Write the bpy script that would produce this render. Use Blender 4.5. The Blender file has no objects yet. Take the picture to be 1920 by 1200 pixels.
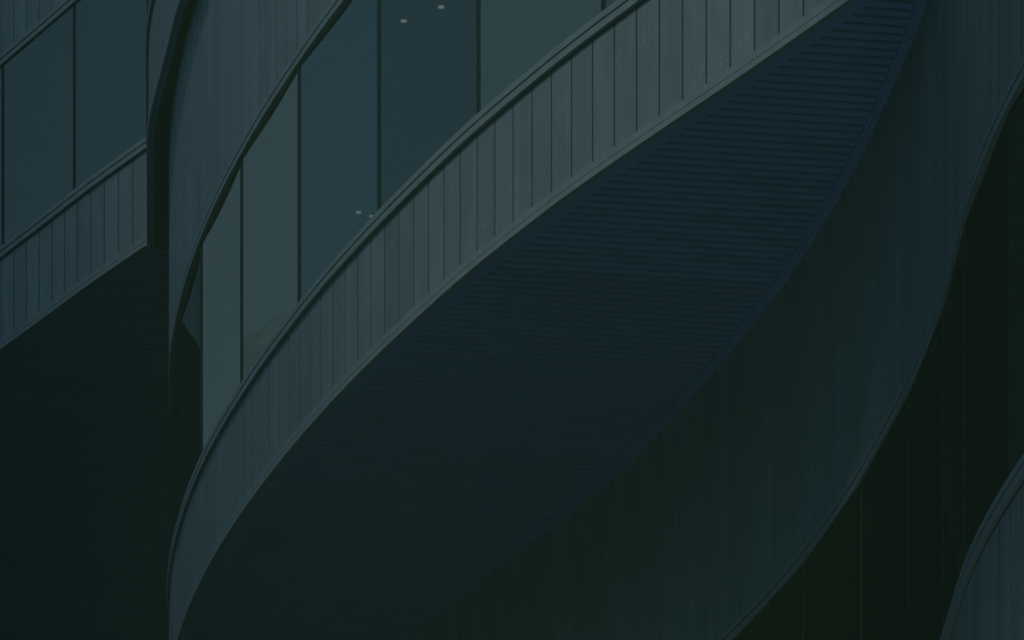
import bpy, bmesh, math, random
from mathutils import Vector
random.seed(7)
R = math.radians
scene = bpy.context.scene
col = scene.collection

# ------------------------------------------------------------------ camera
EYE = 1.6                                   # eye height above the ground
cam_d = bpy.data.cameras.new('camera')
cam = bpy.data.objects.new('camera', cam_d); col.objects.link(cam)
cam.location = (0, 0, EYE); cam.rotation_euler = (R(90), 0, 0)
cam_d.sensor_width = 36; cam_d.lens = 140.625
cam_d.shift_y = 3304 / 1920                 # rising front: the verticals stay upright
cam_d.clip_start = 0.5; cam_d.clip_end = 3000
scene.camera = cam

# ------------------------------------------------------------------ sky, sun, exposure
SUN_EL, SUN_ROT = R(42), R(182)             # behind the photographer
world = bpy.data.worlds.new('World'); scene.world = world; world.use_nodes = True
wn = world.node_tree.nodes; wl = world.node_tree.links
sky = wn.new('ShaderNodeTexSky'); sky.sky_type = 'NISHITA'; sky.sun_disc = False
sky.sun_elevation = SUN_EL; sky.sun_rotation = SUN_ROT
sky.air_density = 1.0; sky.dust_density = 0.6; sky.ozone_density = 6.0
bg = wn['Background']; bg.inputs['Strength'].default_value = 0.12
wl.new(sky.outputs['Color'], bg.inputs['Color'])
sun_d = bpy.data.lights.new('sun', 'SUN'); sun_d.energy = 3.3; sun_d.angle = R(5.5)
sun_d.color = (1.0, 0.96, 0.84)
sun = bpy.data.objects.new('sun', sun_d); col.objects.link(sun)
d = Vector((math.sin(SUN_ROT) * math.cos(SUN_EL), math.cos(SUN_ROT) * math.cos(SUN_EL), math.sin(SUN_EL)))
sun.rotation_euler = d.to_track_quat('Z', 'Y').to_euler(); sun.location = d * 60
vs = scene.view_settings
vs.view_transform = 'Standard'; vs.look = 'None'; vs.gamma = 1; vs.use_curve_mapping = False
vs.exposure = -1.22
scene.cycles.max_bounces = 8; scene.cycles.transparent_max_bounces = 12
scene.cycles.sample_clamp_indirect = 4.0

# ------------------------------------------------------------------ materials
def mat(name, color, rough=0.5, metal=0.0, spec=0.5, vary=0.0, noise=0.0, nscale=(3, 3, 0.6), bump=0.0,
        specks=0.0, fine=0.0):
    m = bpy.data.materials.new(name); m.use_nodes = True
    nt = m.node_tree; N = nt.nodes; L = nt.links; b = N['Principled BSDF']
    b.inputs['Roughness'].default_value = rough; b.inputs['Metallic'].default_value = metal
    b.inputs['Specular IOR Level'].default_value = spec
    rgb = N.new('ShaderNodeRGB'); rgb.outputs[0].default_value = (*color, 1)
    cur = rgb.outputs[0]
    geo = N.new('ShaderNodeNewGeometry')
    def mul(fac_socket, lo, hi, fmin=0.0, fmax=1.0):
        nonlocal cur
        mr = N.new('ShaderNodeMapRange'); mr.inputs['From Min'].default_value = fmin; mr.inputs['From Max'].default_value = fmax
        mr.inputs['To Min'].default_value = lo; mr.inputs['To Max'].default_value = hi
        L.new(fac_socket, mr.inputs['Value'])
        mx = N.new('ShaderNodeVectorMath'); mx.operation = 'SCALE'
        L.new(cur, mx.inputs[0]); L.new(mr.outputs[0], mx.inputs['Scale']); cur = mx.outputs[0]
    if vary:
        oi = N.new('ShaderNodeObjectInfo'); mul(oi.outputs['Random'], 1 - vary, 1 + vary)
    def scaled(sc):
        mp = N.new('ShaderNodeMapping'); mp.inputs['Scale'].default_value = sc
        L.new(geo.outputs['Position'], mp.inputs['Vector']); return mp.outputs[0]
    if noise:
        nz = N.new('ShaderNodeTexNoise'); nz.inputs['Scale'].default_value = 1; nz.inputs['Detail'].default_value = 5
        L.new(scaled(nscale), nz.inputs['Vector']); mul(nz.outputs['Fac'], 1 - noise, 1 + noise, 0.3, 0.7)
    if fine:
        nf = N.new('ShaderNodeTexNoise'); nf.inputs['Scale'].default_value = 1; nf.inputs['Detail'].default_value = 3
        L.new(scaled((26, 26, 1.0)), nf.inputs['Vector']); mul(nf.outputs['Fac'], 1 - fine, 1 + fine, 0.3, 0.7)
    if specks:                                # dried splash marks, pale, gathered in patches
        vo = N.new('ShaderNodeTexVoronoi'); vo.inputs['Scale'].default_value = 1
        L.new(scaled((22, 22, 14)), vo.inputs['Vector'])
        pn = N.new('ShaderNodeTexNoise'); pn.inputs['Scale'].default_value = 1; pn.inputs['Detail'].default_value = 2
        L.new(scaled((0.9, 0.9, 2.2)), pn.inputs['Vector'])
        a = N.new('ShaderNodeMapRange'); a.inputs['From Min'].default_value = 0.16; a.inputs['From Max'].default_value = 0.36
        a.inputs['To Min'].default_value = 1; a.inputs['To Max'].default_value = 0
        L.new(vo.outputs['Distance'], a.inputs['Value'])
        p = N.new('ShaderNodeMapRange'); p.inputs['From Min'].default_value = 0.5; p.inputs['From Max'].default_value = 0.68
        L.new(pn.outputs['Fac'], p.inputs['Value'])
        q = N.new('ShaderNodeMath'); q.operation = 'MULTIPLY'
        L.new(a.outputs[0], q.inputs[0]); L.new(p.outputs[0], q.inputs[1])
        mul(q.outputs[0], 1, 1 + specks)
    L.new(cur, b.inputs['Base Color'])
    if bump:
        nb = N.new('ShaderNodeTexNoise'); nb.inputs['Scale'].default_value = 1; nb.inputs['Detail'].default_value = 2
        L.new(scaled((2.6, 2.6, 1.5)), nb.inputs['Vector'])
        bp = N.new('ShaderNodeBump'); bp.inputs['Strength'].default_value = bump; bp.inputs['Distance'].default_value = 0.12
        L.new(nb.outputs['Fac'], bp.inputs['Height']); L.new(bp.outputs[0], b.inputs['Normal'])
    return m

M = {
    'panel': mat('coated_metal_panel', (0.23, 0.355, 0.41), 0.42, 0.0, 0.5, vary=0.11, noise=0.11, bump=0.12, specks=0.35, fine=0.07),
    'trim': mat('aluminium_trim', (0.28, 0.41, 0.46), 0.40, 0.0, 0.5, vary=0.04, noise=0.08, nscale=(5, 5, 5), fine=0.05),
    'back': mat('dark_wall_membrane', (0.04, 0.075, 0.095), 0.8),
    'slat': mat('soffit_slat_paint', (0.20, 0.46, 0.95), 0.5, 0.0, 0.4, vary=0.05, noise=0.06, nscale=(0.7, 0.7, 0.7)),
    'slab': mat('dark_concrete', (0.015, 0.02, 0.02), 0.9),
    'mullion': mat('dark_window_frame', (0.010, 0.028, 0.045), 0.6, 0.0, 0.15),
    'mullion_grey': mat('grey_window_frame', (0.03, 0.045, 0.055), 0.5),
    'sun_blocker': mat('sun_blocker_grey', (0.16, 0.17, 0.17), 0.8, noise=0.1),
    'ceiling': mat('ceiling_paint', (0.45, 0.46, 0.45), 0.9),
    'inner': mat('inner_wall_paint', (0.25, 0.26, 0.26), 0.9, noise=0.15, nscale=(.5, .5, .5)),
    'base': mat('base_render', (0.06, 0.065, 0.07), 0.8, noise=0.1),
    'ground': mat('paving', (0.014, 0.015, 0.016), 0.85, noise=0.2, nscale=(0.2, 0.2, 0.2)),
    'sky_blocker': mat('sky_blocker_surface', (0.02, 0.042, 0.046), 0.9, noise=0.45, nscale=(0.8, 0.8, 0.8)),
    'blocker_dark': mat('bounce_blocker_dark', (0.03, 0.032, 0.034), 0.9, noise=0.2),
    'mound_pale': mat('reflection_mound_pale', (0.18, 0.34, 0.44), 0.9, noise=0.25, nscale=(0.25, 0.25, 0.25)),
    'bounce_paving': mat('bounce_paving_pale', (0.74, 0.79, 0.84), 0.8, noise=0.1, nscale=(0.5, 0.5, 0.5)),
    'lamp_ring': mat('lamp_ring', (0.6, 0.6, 0.58), 0.4),
}
def glass_mat(name, tint, ior=3.4, refl=(0.84, 0.95, 0.90)):
    m = bpy.data.materials.new(name); m.use_nodes = True
    N = m.node_tree.nodes; L = m.node_tree.links
    N.remove(N['Principled BSDF']); out = N['Material Output']
    tr = N.new('ShaderNodeBsdfTransparent'); tr.inputs['Color'].default_value = (*tint, 1)
    gl = N.new('ShaderNodeBsdfGlossy'); gl.inputs['Roughness'].default_value = 0.015
    gl.inputs['Color'].default_value = (*refl, 1)
    fr = N.new('ShaderNodeFresnel'); fr.inputs['IOR'].default_value = ior
    geo = N.new('ShaderNodeNewGeometry'); nz = N.new('ShaderNodeTexNoise'); nz.inputs['Scale'].default_value = 0.8
    nz.inputs['Detail'].default_value = 1
    L.new(geo.outputs['Position'], nz.inputs['Vector'])
    bp = N.new('ShaderNodeBump'); bp.inputs['Strength'].default_value = 0.05; bp.inputs['Distance'].default_value = 0.03
    L.new(nz.outputs['Fac'], bp.inputs['Height']); L.new(bp.outputs[0], gl.inputs['Normal'])
    mx = N.new('ShaderNodeMixShader')
    L.new(fr.outputs[0], mx.inputs['Fac']); L.new(tr.outputs[0], mx.inputs[1]); L.new(gl.outputs[0], mx.inputs[2])
    L.new(mx.outputs[0], out.inputs['Surface'])
    return m
M['glass'] = glass_mat('window_glass', (0.45, 0.56, 0.58), 5.5)
M['glass_bright_warm'] = glass_mat('bright_reflection_glass', (0.4, 0.42, 0.4), 13.0, (1.0, 0.90, 0.72))  # pane brightness put into the glass: stronger, warmer reflection
M['glass_dark'] = glass_mat('dark_glass', (0.10, 0.13, 0.13), 1.12, (0.3, 0.36, 0.36))  # reflection colour dimmed to keep bright sky out of these panes
M['glass_bright'] = glass_mat('bright_glass', (0.45, 0.56, 0.58), 9.0, (0.98, 0.96, 0.76))  # pane brightness put into the glass again, milder
M['glass_plain'] = glass_mat('plain_glass', (0.5, 0.6, 0.62), 3.8)  # weaker reflection dims its panes
def emis(name, c, s):
    m = bpy.data.materials.new(name); m.use_nodes = True; b = m.node_tree.nodes['Principled BSDF']
    b.inputs['Base Color'].default_value = (*c, 1); b.inputs['Emission Color'].default_value = (*c, 1)
    b.inputs['Emission Strength'].default_value = s
    return m
M['lamp'] = emis('lamp_lens', (1.0, 0.95, 0.82), 0.7)

# ------------------------------------------------------------------ helpers
def link(name, me, parent=None):
    o = bpy.data.objects.new(name, me); col.objects.link(o)
    if parent is not None: o.parent = parent
    return o
def mesh(name, verts, faces, m, smooth=False):
    me = bpy.data.meshes.new(name); me.from_pydata(verts, [], faces); me.update()
    bm = bmesh.new(); bm.from_mesh(me); bmesh.ops.recalc_face_normals(bm, faces=bm.faces); bm.to_mesh(me); bm.free()
    me.materials.append(m)
    return me
def box_mesh(name, x0, x1, y0, y1, z0, z1, m, bev=0.0):
    bm = bmesh.new(); bmesh.ops.create_cube(bm, size=1)
    for v in bm.verts:
        v.co = Vector(((x0 + x1) / 2 + v.co.x * (x1 - x0), (y0 + y1) / 2 + v.co.y * (y1 - y0), (z0 + z1) / 2 + v.co.z * (z1 - z0)))
    if bev:
        es = [e for e in bm.edges if all(v.co.y > (y0 + y1) / 2 for v in e.verts)]
        bmesh.ops.bevel(bm, geom=es, offset=bev, segments=1, affect='EDGES')
    me = bpy.data.meshes.new(name); bm.to_mesh(me); bm.free(); me.materials.append(m)
    return me

class Curve:
    """A plan curve, walked from the near right end to the far left end; the outside is on its left hand."""
    def __init__(self, pts, step=0.02, smooth=0.35):
        P = [Vector(p) for p in pts]
        dense = []
        E = [P[0] * 2 - P[1]] + P + [P[-1] * 2 - P[-2]]
        for i in range(1, len(E) - 2):
            p0, p1, p2, p3 = E[i - 1:i + 3]
            n = max(2, int((p2 - p1).length / step))
            for k in range(n):
                t = k / n
                dense.append(0.5 * ((2 * p1) + (p2 - p0) * t + (2 * p0 - 5 * p1 + 4 * p2 - p3) * t * t + (3 * p1 - p0 - 3 * p2 + p3) * t ** 3))
        dense.append(P[-1])
        w = max(1, int(smooth / step))
        for _ in range(3):                       # moving average: evens out the hand-measured points
            pre = [Vector((0, 0))]
            for p in dense: pre.append(pre[-1] + p)
            n = len(dense); q = []
            for i in range(n):
                k = min(w, i, n - 1 - i)
                q.append((pre[i + k + 1] - pre[i - k]) / (2 * k + 1))
            dense = q
        self.p = dense; self.s = [0.0]
        for a, b in zip(dense, dense[1:]): self.s.append(self.s[-1] + (b - a).length)
        self.L = self.s[-1]
    def idx(self, s):
        lo, hi = 0, len(self.s) - 1
        while hi - lo > 1:
            mid = (lo + hi) // 2
            if self.s[mid] <= s: lo = mid
            else: hi = mid
        return lo
    def at(self, s, off=0.0):
        i = self.idx(s); t = (s - self.s[i]) / max(1e-9, self.s[i + 1] - self.s[i])
        p = self.p[i].lerp(self.p[i + 1], t)
        if off:
            a = self.p[max(0, i - 8)]; b = self.p[min(len(self.p) - 1, i + 9)]
            tg = (b - a).normalized(); p = p + Vector((-tg.y, tg.x)) * off
        return p
    def s_of_y(self, y):                         # first place where the curve is y metres away
        for i, p in enumerate(self.p):
            if p.y >= y: return self.s[i]
        return self.L
    def samples(self, s0, s1, step=0.12):
        n = max(1, int(math.ceil((s1 - s0) / step)))
        return [s0 + (s1 - s0) * k / n for k in range(n + 1)]

def sweep(curve, s0, s1, profile, m, name, step=0.12, closed=True):
    """profile: (outward offset, height above the ground) points run along the curve."""
    ss = curve.samples(s0, s1, step); k = len(profile); V = []; Fc = []
    for s in ss:
        for (o, z) in profile:
            p = curve.at(s, o); V.append((p.x, p.y, z))
    e = k if closed else k - 1
    for i in range(len(ss) - 1):
        for j in range(e):
            a = i * k + j; b = i * k + (j + 1) % k
            Fc.append((a, b, b + k, a + k))
    if closed:
        Fc.append(tuple(range(k))); Fc.append(tuple(range((len(ss) - 1) * k, len(ss) * k)))
    return mesh(name, V, Fc, m)

C1 = Curve([(6.0, 16.5), (3.8, 18.3), (2.8, 20.7), (2.5, 23.5), (2.5, 26.0), (2.72, 27.6), (2.97, 28.8), (3.08, 29.5), (2.97, 30.17), (2.6, 30.75), (2.03, 31.63), (1.47, 32.45), (0.89, 33.3), (0.45, 33.97),  # unseen near end shaped to keep sun off the wall below
            (0.0, 34.72), (-0.43, 35.47), (-0.87, 36.33), (-1.27, 37.14), (-1.53, 37.71), (-1.82, 38.36), (-2.11, 39.08),
            (-2.44, 39.93), (-2.69, 40.64), (-2.92, 41.33), (-3.14, 42.05), (-3.35, 42.83), (-3.54, 43.62), (-3.70, 44.42),
            (-3.85, 45.3), (-3.97, 46.3), (-4.05, 47.3), (-4.07, 48.4), (-4.03, 50.0), (-3.9, 53), (-3.6, 60), (-3, 75), (-2, 95)])
C0 = Curve([(4.6, 21), (4.0, 23.5), (3.6, 25.3), (3.39, 26.5), (3.25, 27.66), (3.212, 28.46), (3.222, 29.2), (3.232, 30.0), (3.18, 31.0),
            (3.08, 31.75), (2.99, 32.44), (2.89, 33.25), (2.76, 33.98), (2.53, 35.05), (2.3, 35.98), (1.89, 37.3), (1.51, 38.47),
            (1.12, 39.51), (0.65, 40.58), (0.2, 41.45), (-0.39, 42.64), (-0.75, 43.37), (-1.4, 44.8), (-1.9, 47), (-2.2, 50), (-2.2, 54), (-2, 60), (-1.5, 75), (-1, 95)], smooth=0.6)
C2 = Curve([(8, 30.5), (5, 32), (2.5, 33.5), (0.5, 35.3), (-0.7, 36.6), (-1.6, 37.95), (-2.45, 39.7), (-3.1, 41.5), (-3.55, 43.03), (-3.8, 44.16), (-4.06, 45.35),
            (-4.165, 45.95), (-4.235, 46.6), (-4.295, 47.3), (-4.36, 48.0), (-4.43, 48.8)], smooth=0.15)
C3 = Curve([(-4.44, 48.78), (-5.21, 49.79), (-5.97, 50.85), (-6.63, 51.77), (-7.6, 53.2), (-9, 55.6), (-11, 59), (-15, 66), (-21, 76), (-30, 95)], smooth=0.1)
CJ = Curve([(0, 0), (1, 1)]); CJ.p = C2.p + C3.p; CJ.s = [0.0]
for _a, _b in zip(CJ.p, CJ.p[1:]): CJ.s.append(CJ.s[-1] + (_b - _a).length)
CJ.L = CJ.s[-1]                               # the whole outline of the top storey

# levels above the ground: soffit edge, sill rail top, window head, next soffit
LV = {0: (9.43, 10.76, 13.29, 16.0), 1: (16.0, 17.32, 19.69, 22.4), 2: (22.4, 23.72, 26.09, 28.8)}
LV[3] = LV[2]
LV = {k: tuple(z + EYE for z in v) for k, v in LV.items()}
CV = {0: C0, 1: C1, 2: C2, 3: C3}

# ------------------------------------------------------------------ ground
gm = mesh('ground', [(-900, -900, 0), (900, -900, 0), (900, 900, 0), (-900, 900, 0)], [(0, 1, 2, 3)], M['ground'])
ground = link('ground', gm); ground['kind'] = 'structure'

fm = box_mesh('bounce_paving', -11, 2.8, 13, 34.5, -.1, .03, M['bounce_paving'])  # added unseen pale slab, bounces light up to the soffit
fc = link('bounce_paving', fm); fc['kind'] = 'structure'
# added unseen slope left of the building, height set to block low sky light
from mathutils import noise as mn
HV, HF, nx, ny = [], [], 40, 110
for j in range(ny + 1):
    for i in range(nx + 1):
        u = i / nx; y = -60 + 260 * j / ny
        top = 36 + 5 * mn.noise(Vector((0.02 * y, 3.1, 0))) + 3 * mn.noise(Vector((0.07 * y, 8.0, 0)))
        top = (top + 4) * (1 - .2 / (1 + math.exp((y - 62) / 6)))
        x = -26 - 60 * u
        h = top * (1 - (1 - min(1, u / .55)) ** 2) if u < .55 else top * (1 - ((u - .55) / .45) ** 2)
        b = Vector((x * .3, y * .3, 0))
        h += (1.6 * mn.noise(b) + 0.9 * mn.noise(b * 2.7)) * min(1, h / 4)
        HV.append((x + 1.2 * mn.noise(b + Vector((9, 9, 9))), y, h - .2 if u not in (0, 1) else -.3))
for j in range(ny):
    for i in range(nx):
        a = j * (nx + 1) + i; HF.append((a, a + 1, a + nx + 2, a + nx + 1))
sky_blocker = link('sky_blocking_slope', mesh('sky_blocking_slope', HV, HF, M['sky_blocker'])); sky_blocker['kind'] = 'structure'

KV, KF = [], []  # added unseen mound, shaped to be mirrored in one pane
for j in range(25):
    for i in range(25):
        a, b_ = (i / 12 - 1), (j / 12 - 1); rr = min(1, math.hypot(a, b_))
        px_, py_ = -29 + 8 * a, 73.5 + 12 * b_
        h = 37.95 * (1 - rr ** 3) + 1.2 * mn.noise(Vector((px_ * .2, py_ * .2, 4))) * (1 - rr) + .6 * mn.noise(Vector((px_ * .9, py_ * .9, 2))) * (1 - rr)
        KV.append((px_, py_, h - .3))
for j in range(24):
    for i in range(24):
        a = j * 25 + i; KF.append((a, a + 1, a + 26, a + 25))
mound = link('reflection_mound', mesh('reflection_mound', KV, KF, M['mound_pale'])); mound['kind'] = 'structure'
# added unseen block left of the camera, outlined to shade the lower left facade
tw = bpy.data.objects.new('sun_blocker_tower', None); col.objects.link(tw); tw.location = (-18.1, 9, 0)
tw['label'] = 'added unseen block with a slanted top, shaped to shade the lower left facade'; tw['category'] = 'sun_blocker'
prof = [(15, 0), (15, 41.5), (13.4, 49.5), (12.0, 61), (10.8, 68), (-14, 68), (-14, 0)]
V = [(x, y, z) for y in (-3, 2) for x, z in prof]; n_ = len(prof)
link('wall', mesh('wall', V, [tuple(range(n_)), tuple(range(n_, 2 * n_))] + [(i, (i + 1) % n_, (i + 1) % n_ + n_, i + n_) for i in range(n_)], M['sun_blocker']), tw)
wme = box_mesh('window', -.8, .8, 2.002, 2.03, -.9, .9, M['mullion_grey'])  # openings drawn on the added block
for fz in range(11):
    for fx in range(6):
        w = link('window', wme, tw); w.location = (-11 + 4.4 * fx, 0, 4 + 3.8 * fz)

# ------------------------------------------------------------------ the building
building = bpy.data.objects.new('curved_building', None); col.objects.link(building)
building.location = (0, 0, 0)
building['label'] = 'grey metal-clad building with sweeping curved storeys, ribbon windows and slatted soffits'
building['category'] = 'building'
def part(name, me, label=None):
    o = link(name, me, building)
    if label: o['label'] = label
    return o

RAIL = [(-.10, 0), (.03, 0), (.03, -.055), (-.012, -.055), (-.012, -.077), (.03, -.077), (.03, -.135), (-.10, -.135)]
HEAD = [(-.10, 0), (.010, 0), (.010, .058), (-.03, .058), (-.03, .080), (.010, .080), (.010, .135), (-.10, .135)]
FASC = [(-.03, 0), (.022, 0), (.022, .052), (.014, .052), (.014, .058), (.022, .058), (.022, .122), (-.03, .122)]

def run(curve, s0, s1, profile, z, m, name, parent, seg, gap=0.005, step=0.12):
    s = s0
    while s < s1 - 0.05:
        e = min(s + seg, s1)
        link(name, sweep(curve, s, e - gap, [(o, z + h) for o, h in profile], m, name, step), parent)
        s = e

def panels(curve, s0, s1, width, z0, z1, parent, m, gap=0.022):
    me = box_mesh('cladding_panel', -width / 2 + gap / 2, width / 2 - gap / 2, -.03, 0, z0, z1, m)
    s = s0
    while s < s1:
        a, b = curve.at(s), curve.at(s + width)
        o = link('cladding_panel', me, parent)
        c = (a + b) / 2; t = (b - a)
        o.location = (c.x, c.y, 0)
        # local +y is the outer face
        o.rotation_euler = (0, 0, math.atan2(t.y, t.x) + random.uniform(-.0016, .0016))
        s += width

def ends(poly_curve, inset, back_x=24.0):
    pts = [poly_curve.at(s, -inset) for s in poly_curve.samples(0.02, poly_curve.L - 0.02, 0.25)]
    return pts
def slab_mesh(curve, inset, z0, z1, m, name):
    pts = ends(curve, inset)
    ring = [(p.x, p.y) for p in pts] + [(24, pts[-1].y), (24, pts[0].y)]
    n = len(ring)
    V = [(x, y, z0) for x, y in ring] + [(x, y, z1) for x, y in ring]
    Fc = [tuple(range(n)), tuple(range(n, 2 * n))] + [(i, (i + 1) % n, (i + 1) % n + n, i + n) for i in range(n)]
    return mesh(name, V, Fc, m)

# cladding ranges (arc length) per storey: parapet, head wall
rng = {
    0: (C0.s_of_y(24.5), C0.s_of_y(31.0), C0.s_of_y(24.5), C0.s_of_y(44.5)),
    1: (C1.s_of_y(28.9), C1.s_of_y(48.0), C1.s_of_y(34.5), C1.s_of_y(48.0)),
    2: (C2.s_of_y(40.2), C2.L - .35, C2.s_of_y(42.0), C2.L - .35),
    3: (.02, C3.s_of_y(54.5), .02, C3.s_of_y(54.0)),
}
WID = {0: 0.30, 1: 0.318, 2: 0.33, 3: 0.33}
GAP = {0: (.022, .016), 1: (.025, .024), 2: (.02, .018), 3: (.024, .022)}
lab_par = {0: 'lower parapet band of vertical grey panels at the bottom right corner',
           1: 'broad curved parapet band of vertical pale panels sweeping across the middle',
           2: 'thin edge of the upper parapet seen almost end on at the top left',
           3: 'shaded parapet band of vertical panels on the left wing'}
lab_head = {0: 'dark curved wall of narrow vertical panels under the slatted soffit',
            1: 'curved wall of narrow vertical panels above the bright windows',
            2: 'panelled wall high above the picture on the upper storey',
            3: 'panelled wall above the left wing windows in the top corner'}
PAR, HEADW = {}, {}
for k in (0, 1, 2, 3):
    cv = CV[k]; zb, zr, zh, zt = LV[k]; a0, a1, b0, b1 = rng[k]
    e0, e1 = 0.05, cv.L - 0.05
    par = part('parapet_band', sweep(cv, e0, e1, [(-.002, zb + .02), (-.002, zr - .05), (-.1, zr - .05), (-.1, zb + .02)], M['back'], 'parapet_band', 0.2), lab_par[k])
    PAR[k] = par
    panels(cv, a0, a1, WID[k], zb + .132, zr - .160, par, M['panel'], GAP[k][0])
    run(cv, max(.02, a0 - .3), min(cv.L - .02, a1 + .4), RAIL, zr, M['trim'], 'sill_rail', par, 3.2)
    run(cv, max(.02, a0 - .3), min(cv.L - .02, a1 + .4), FASC, zb, M['trim'], 'fascia_trim', par, 3.2)
    hd = part('head_wall', sweep(cv, e0, e1, [(-.002, zh + .05), (-.002, zt + .06), (-.1, zt + .06), (-.1, zh + .05)], M['back'], 'head_wall', 0.2), lab_head[k])
    HEADW[k] = hd
    panels(cv, b0, b1, WID[k], zh + .147, zt - .004, hd, M['panel'], GAP[k][1])
    run(cv, max(.02, b0 - .3), min(cv.L - .02, b1 + .4), HEAD, zh, M['trim'], 'window_head_trim', hd, 3.2)

# ---- windows: flat panes set between mullions
def s_near(curve, x, y):
    best = min(range(len(curve.p)), key=lambda i: (curve.p[i].x - x) ** 2 + (curve.p[i].y - y) ** 2)
    return curve.s[best]
m1 = [s_near(C1, *p) for p in ((3.05, 29.7), (1.80, 31.97), (0.76, 33.5), (-.30, 35.27), (-1.25, 37.1), (-2.08, 39.04), (-2.78, 40.9), (-3.33, 42.8), (-3.80, 44.95), (-4.05, 47.2))]
m1 += [m1[-1] + 2.05 * i for i in (1, 2)]
m0 = [s_near(C0, *p) for p in ((3.9, 24.0), (3.34, 26.95), (3.21, 28.6), (3.22, 30.0), (3.16, 31.5), (2.93, 33.2), (2.56, 35.0), (2.05, 36.8), (1.45, 38.6), (.7, 40.4))]
m2 = [s_near(C2, *p) for p in ((-2.4, 39.6), (-3.2, 41.8), (-3.8, 44.1), (-4.2, 46.2), (-4.42, 48.75))]
m3 = [.02] + [s_near(C3, *p) for p in ((-5.52, 50.2), (-6.6, 51.72), (-7.75, 53.4), (-8.8, 55.2))]
lab_win = {0: 'dark ribbon window at lower right behind the lower parapet',
           1: 'ribbon window of tall panes reflecting the sky above the broad parapet',
           2: 'upper storey ribbon window turned almost edge on',
           3: 'left wing ribbon window with two broad dusky panes'}
WIN = {}
for k, ms in ((0, m0), (1, m1), (2, m2), (3, m3)):
    cv = CV[k]; zb, zr, zh, zt = LV[k]
    fr = part('ribbon_window', sweep(cv, ms[0], ms[-1], [(-.045, zr - .01), (-.045, zr + .02), (-.1, zr + .02), (-.1, zr - .01)], M['mullion'], 'ribbon_window', 0.3), lab_win[k])
    WIN[k] = fr
    link('head_frame', sweep(cv, ms[0], ms[-1], [(-.06, zh - .006), (-.06, zh + .01), (-.11, zh + .01), (-.11, zh - .006)], M['mullion'], 'head_frame', 0.3), fr)
    mw = .006 if k == 0 else .021
    mme = box_mesh('mullion', -mw, mw, -.12 if k else -.05, -.004 if k else -.010, zr - .01, zh + .01, M['mullion_grey'] if k == 0 else M['mullion'], bev=0.004)
    for i, s in enumerate(ms):
        if k == 1 and i > 7: break             # the last panes butt together round the bend
        p = cv.at(s); a, b = cv.at(max(0, s - .1)), cv.at(s + .1); rz = math.atan2(b.y - a.y, b.x - a.x)
        o = link('mullion', mme, fr); o.location = (p.x, p.y, 0); o.rotation_euler.z = rz
    for i, (a, b) in enumerate(zip(ms, ms[1:])):
        gm_ = M['glass_bright'] if k == 1 and i == 2 else M['glass_bright_warm'] if k == 1 and i in (5, 6) else M['glass_dark'] if k == 0 else M['glass_plain'] if (k == 1 and i == 3) or k > 1 else M['glass']
        p, q = cv.at(a, -.016), cv.at(b, -.016); t = (q - p).normalized(); n = Vector((-t.y, t.x)) * .012
        p, q = p + t * .02, q - t * .02
        z0, z1 = zr + .02, zh
        V = [(p.x, p.y, z0), (q.x, q.y, z0), (q.x, q.y, z1), (p.x, p.y, z1)]
        me = bpy.data.meshes.new('glass_pane')
        me.from_pydata(V, [], [(0, 1, 2, 3)]); me.update(); me.materials.append(gm_)
        if me.polygons[0].normal.xy.dot(n) < 0: me.flip_normals()
        link('glass_pane', me, fr)

# ---- soffits
T = 0.13                                       # the slats run almost square to the view, turned a little
def cross(curve_pts, y0):
    """x of the crossings of the line y = y0 + T x with a polyline"""
    out = []
    for a, b in zip(curve_pts, curve_pts[1:]):
        fa, fb = a.y - y0 - T * a.x, b.y - y0 - T * b.x
        if fa * fb < 0: out.append(a.x + (b.x - a.x) * fa / (fa - fb))
    return out
ang = math.atan(T)
lab_sof = {1: 'wide soffit of parallel dark slats under the middle parapet', 2: 'nearly black slatted soffit under the left wing'}
for k, (y_lo, y_hi, inset) in {1: (29.6, 45.8, .15), 2: (42.0, 64.5, .06)}.items():
    cv, low = (C1 if k == 1 else CJ), CV[k - 1]; zb = LV[k][0]; pitch = .122 if k == 1 else .15
    slat_me = box_mesh('soffit_slat', 0, 1, -pitch / 2 + .0195, pitch / 2 - .0195, 0, .02, M['slat'])
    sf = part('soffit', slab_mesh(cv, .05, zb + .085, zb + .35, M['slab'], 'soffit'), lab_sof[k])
    for bc in ((C1,) if k == 1 else (C2, C3)):
        so, si = bc.s_of_y(y_lo - 1), min(bc.L - .03, bc.s_of_y(min(y_hi, 62)))
        link('soffit_border', sweep(bc, max(.03, so), si, [(-.032, zb + .002), (-.032, zb + .012), (-inset, zb + .012), (-inset, zb + .002)], M['slat'], 'soffit_border', 0.1), sf)
    outer = [cv.at(s, -(inset - .03)) for s in cv.samples(.1, cv.L - .1, .1)]
    inner = [low.at(s) for s in low.samples(.1, low.L - .1, .1)]
    y = y_lo
    while y < y_hi:
        xo, xi = cross(outer, y), cross(inner, y)
        if xo and xi and min(xi) - min(xo) > 0.04 and (k == 1 or y + T * min(xo) > 48.9):
            x0, x1 = min(xo), min(xi)
            o = link('soffit_slat', slat_me, sf)
            o.location = (x0, y + T * x0, zb + .014); o.rotation_euler.z = ang
            o.scale = ((x1 - x0) / math.cos(ang), 1, 1)
        y += pitch / math.cos(ang)
    if k == 1:                                # edge trim where the soffit meets the wall below
        run(low, low.s_of_y(30.0), low.s_of_y(44.8), [(.004, -.05), (.05, -.05), (.05, -.03), (.075, -.03), (.075, .012), (.004, .012)], zb, M['slat'], 'edge_trim', sf, 1.2, gap=.02)

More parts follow.
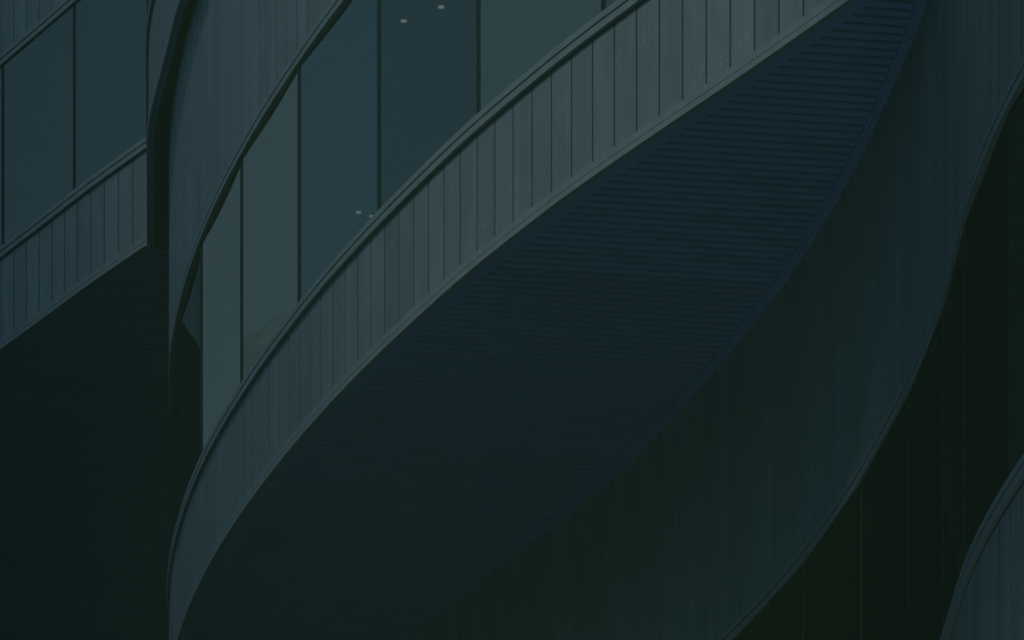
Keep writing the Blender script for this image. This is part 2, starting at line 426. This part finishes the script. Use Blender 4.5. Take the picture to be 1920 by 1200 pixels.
# ---- the rest of the shell: roof, lower slab, base, rear walls, rooms behind the glass
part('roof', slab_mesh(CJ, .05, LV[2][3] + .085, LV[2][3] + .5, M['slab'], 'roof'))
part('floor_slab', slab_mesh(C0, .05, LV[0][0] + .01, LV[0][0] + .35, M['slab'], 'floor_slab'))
tm = box_mesh('bounce_blocker', -14, 3.1, 35.5, 58, 8.4, 9.0, M['blocker_dark'], bev=.05)  # added unseen dark slab, keeps bounced ground light off the far soffit
part('bounce_blocker', tm)
part('base_wall', sweep(C0, .1, C0.L - .1, [(-.3, 0), (-.3, LV[0][0] + .02)], M['base'], 'base_wall', .3, closed=False))
for k in (0, 1, 2):
    cv = CJ if k == 2 else CV[k]; a, b = cv.at(.05, -.1), cv.at(cv.L - .05, -.1); z0, z1 = LV[k][0], LV[k][3]
    if k == 0: z0 = 0
    ring = [(a.x, a.y), (24, a.y), (24, b.y), (b.x, b.y)]
    V = [(x, y, z) for z in (z0, z1) for x, y in ring]
    part('rear_wall', mesh('rear_wall', V, [(0, 1, 5, 4), (1, 2, 6, 5), (2, 3, 7, 6)], M['base']))
    part('room_ceiling', slab_mesh(cv, .2, LV[k][2] + .06, LV[k][2] + .1, M['ceiling'], 'room_ceiling'))
rooms = {0: [(8.5, 21), (7.2, 27), (6.4, 32), (4.6, 39), (2.4, 46), (1, 55)],
         1: [(8, 29.5), (5.5, 32), (3.0, 36), (0.8, 43), (-.4, 50), (-1, 60)],
         2: [(8, 33), (4, 35), (1.0, 41), (-1, 47), (-3.2, 53), (-8, 60)]}
for k, pl in rooms.items():
    z0, z1 = LV[k][0] + .3, LV[k][2] + .1; n = len(pl)
    V = [(x, y, z) for z in (z0, z1) for x, y in pl]
    part('room_wall', mesh('room_wall', V, [(i, i + 1, i + 1 + n, i + n) for i in range(n - 1)], M['inner']))

# ------------------------------------------------------------------ lit ceiling lamps behind the glass
def lathe(name, prof, m, n=20):
    V = [(r * math.cos(2 * math.pi * i / n), r * math.sin(2 * math.pi * i / n), z) for r, z in prof for i in range(n)]
    Fc = [(j * n + i, j * n + (i + 1) % n, (j + 1) * n + (i + 1) % n, (j + 1) * n + i) for j in range(len(prof) - 1) for i in range(n)]
    return mesh(name, V, Fc, m)
zc = LV[1][2] + .06
ring_me = lathe('ceiling_lamp', [(.030, -.002), (.042, -.010), (.046, -.006), (.046, .004)], M['lamp_ring'])
lens_me = lathe('lamp_lens', [(.0005, -.016), (.012, -.015), (.024, -.010), (.031, -.003)], M['lamp'])
for x, y, lab in ((-.675, 38.06, 'lit round ceiling lamp highest up behind the window glass'),
                  (-1.037, 38.32, 'lit round ceiling lamp just left of and below the highest one'),
                  (-1.484, 42.33, 'lit round ceiling lamp close above the sill rail beside a mullion'),
                  (-1.62, 42.24, 'faint round ceiling lamp leftmost of the pair above the sill rail')):
    o = link('ceiling_lamp', ring_me); o.location = (x, y, zc)
    o['label'] = lab; o['category'] = 'ceiling lamp'; o['group'] = 'lit ceiling lamps behind the glass'
    link('lamp_lens', lens_me, o)

# ------------------------------------------------------------------ added veil of air, lifts the dark tones
hm = box_mesh('added_haze', -1000, 1000, -1000, 1000, -1, 70, M['slab'])
hm.materials.clear()
hz = bpy.data.materials.new('added_haze'); hz.use_nodes = True
hn = hz.node_tree.nodes; hn.remove(hn['Principled BSDF'])
pv = hn.new('ShaderNodeVolumePrincipled'); pv.inputs['Density'].default_value = 0.0038
pv.inputs['Color'].default_value = (0.42, 0.86, 0.52, 1)
hz.node_tree.links.new(pv.outputs[0], hn['Material Output'].inputs['Volume'])
hm.materials.append(hz)
added_haze = link('added_haze', hm); added_haze['kind'] = 'stuff'
added_haze['label'] = 'added thin veil of air that lifts the dark tones before the building'; added_haze['category'] = 'added_haze'
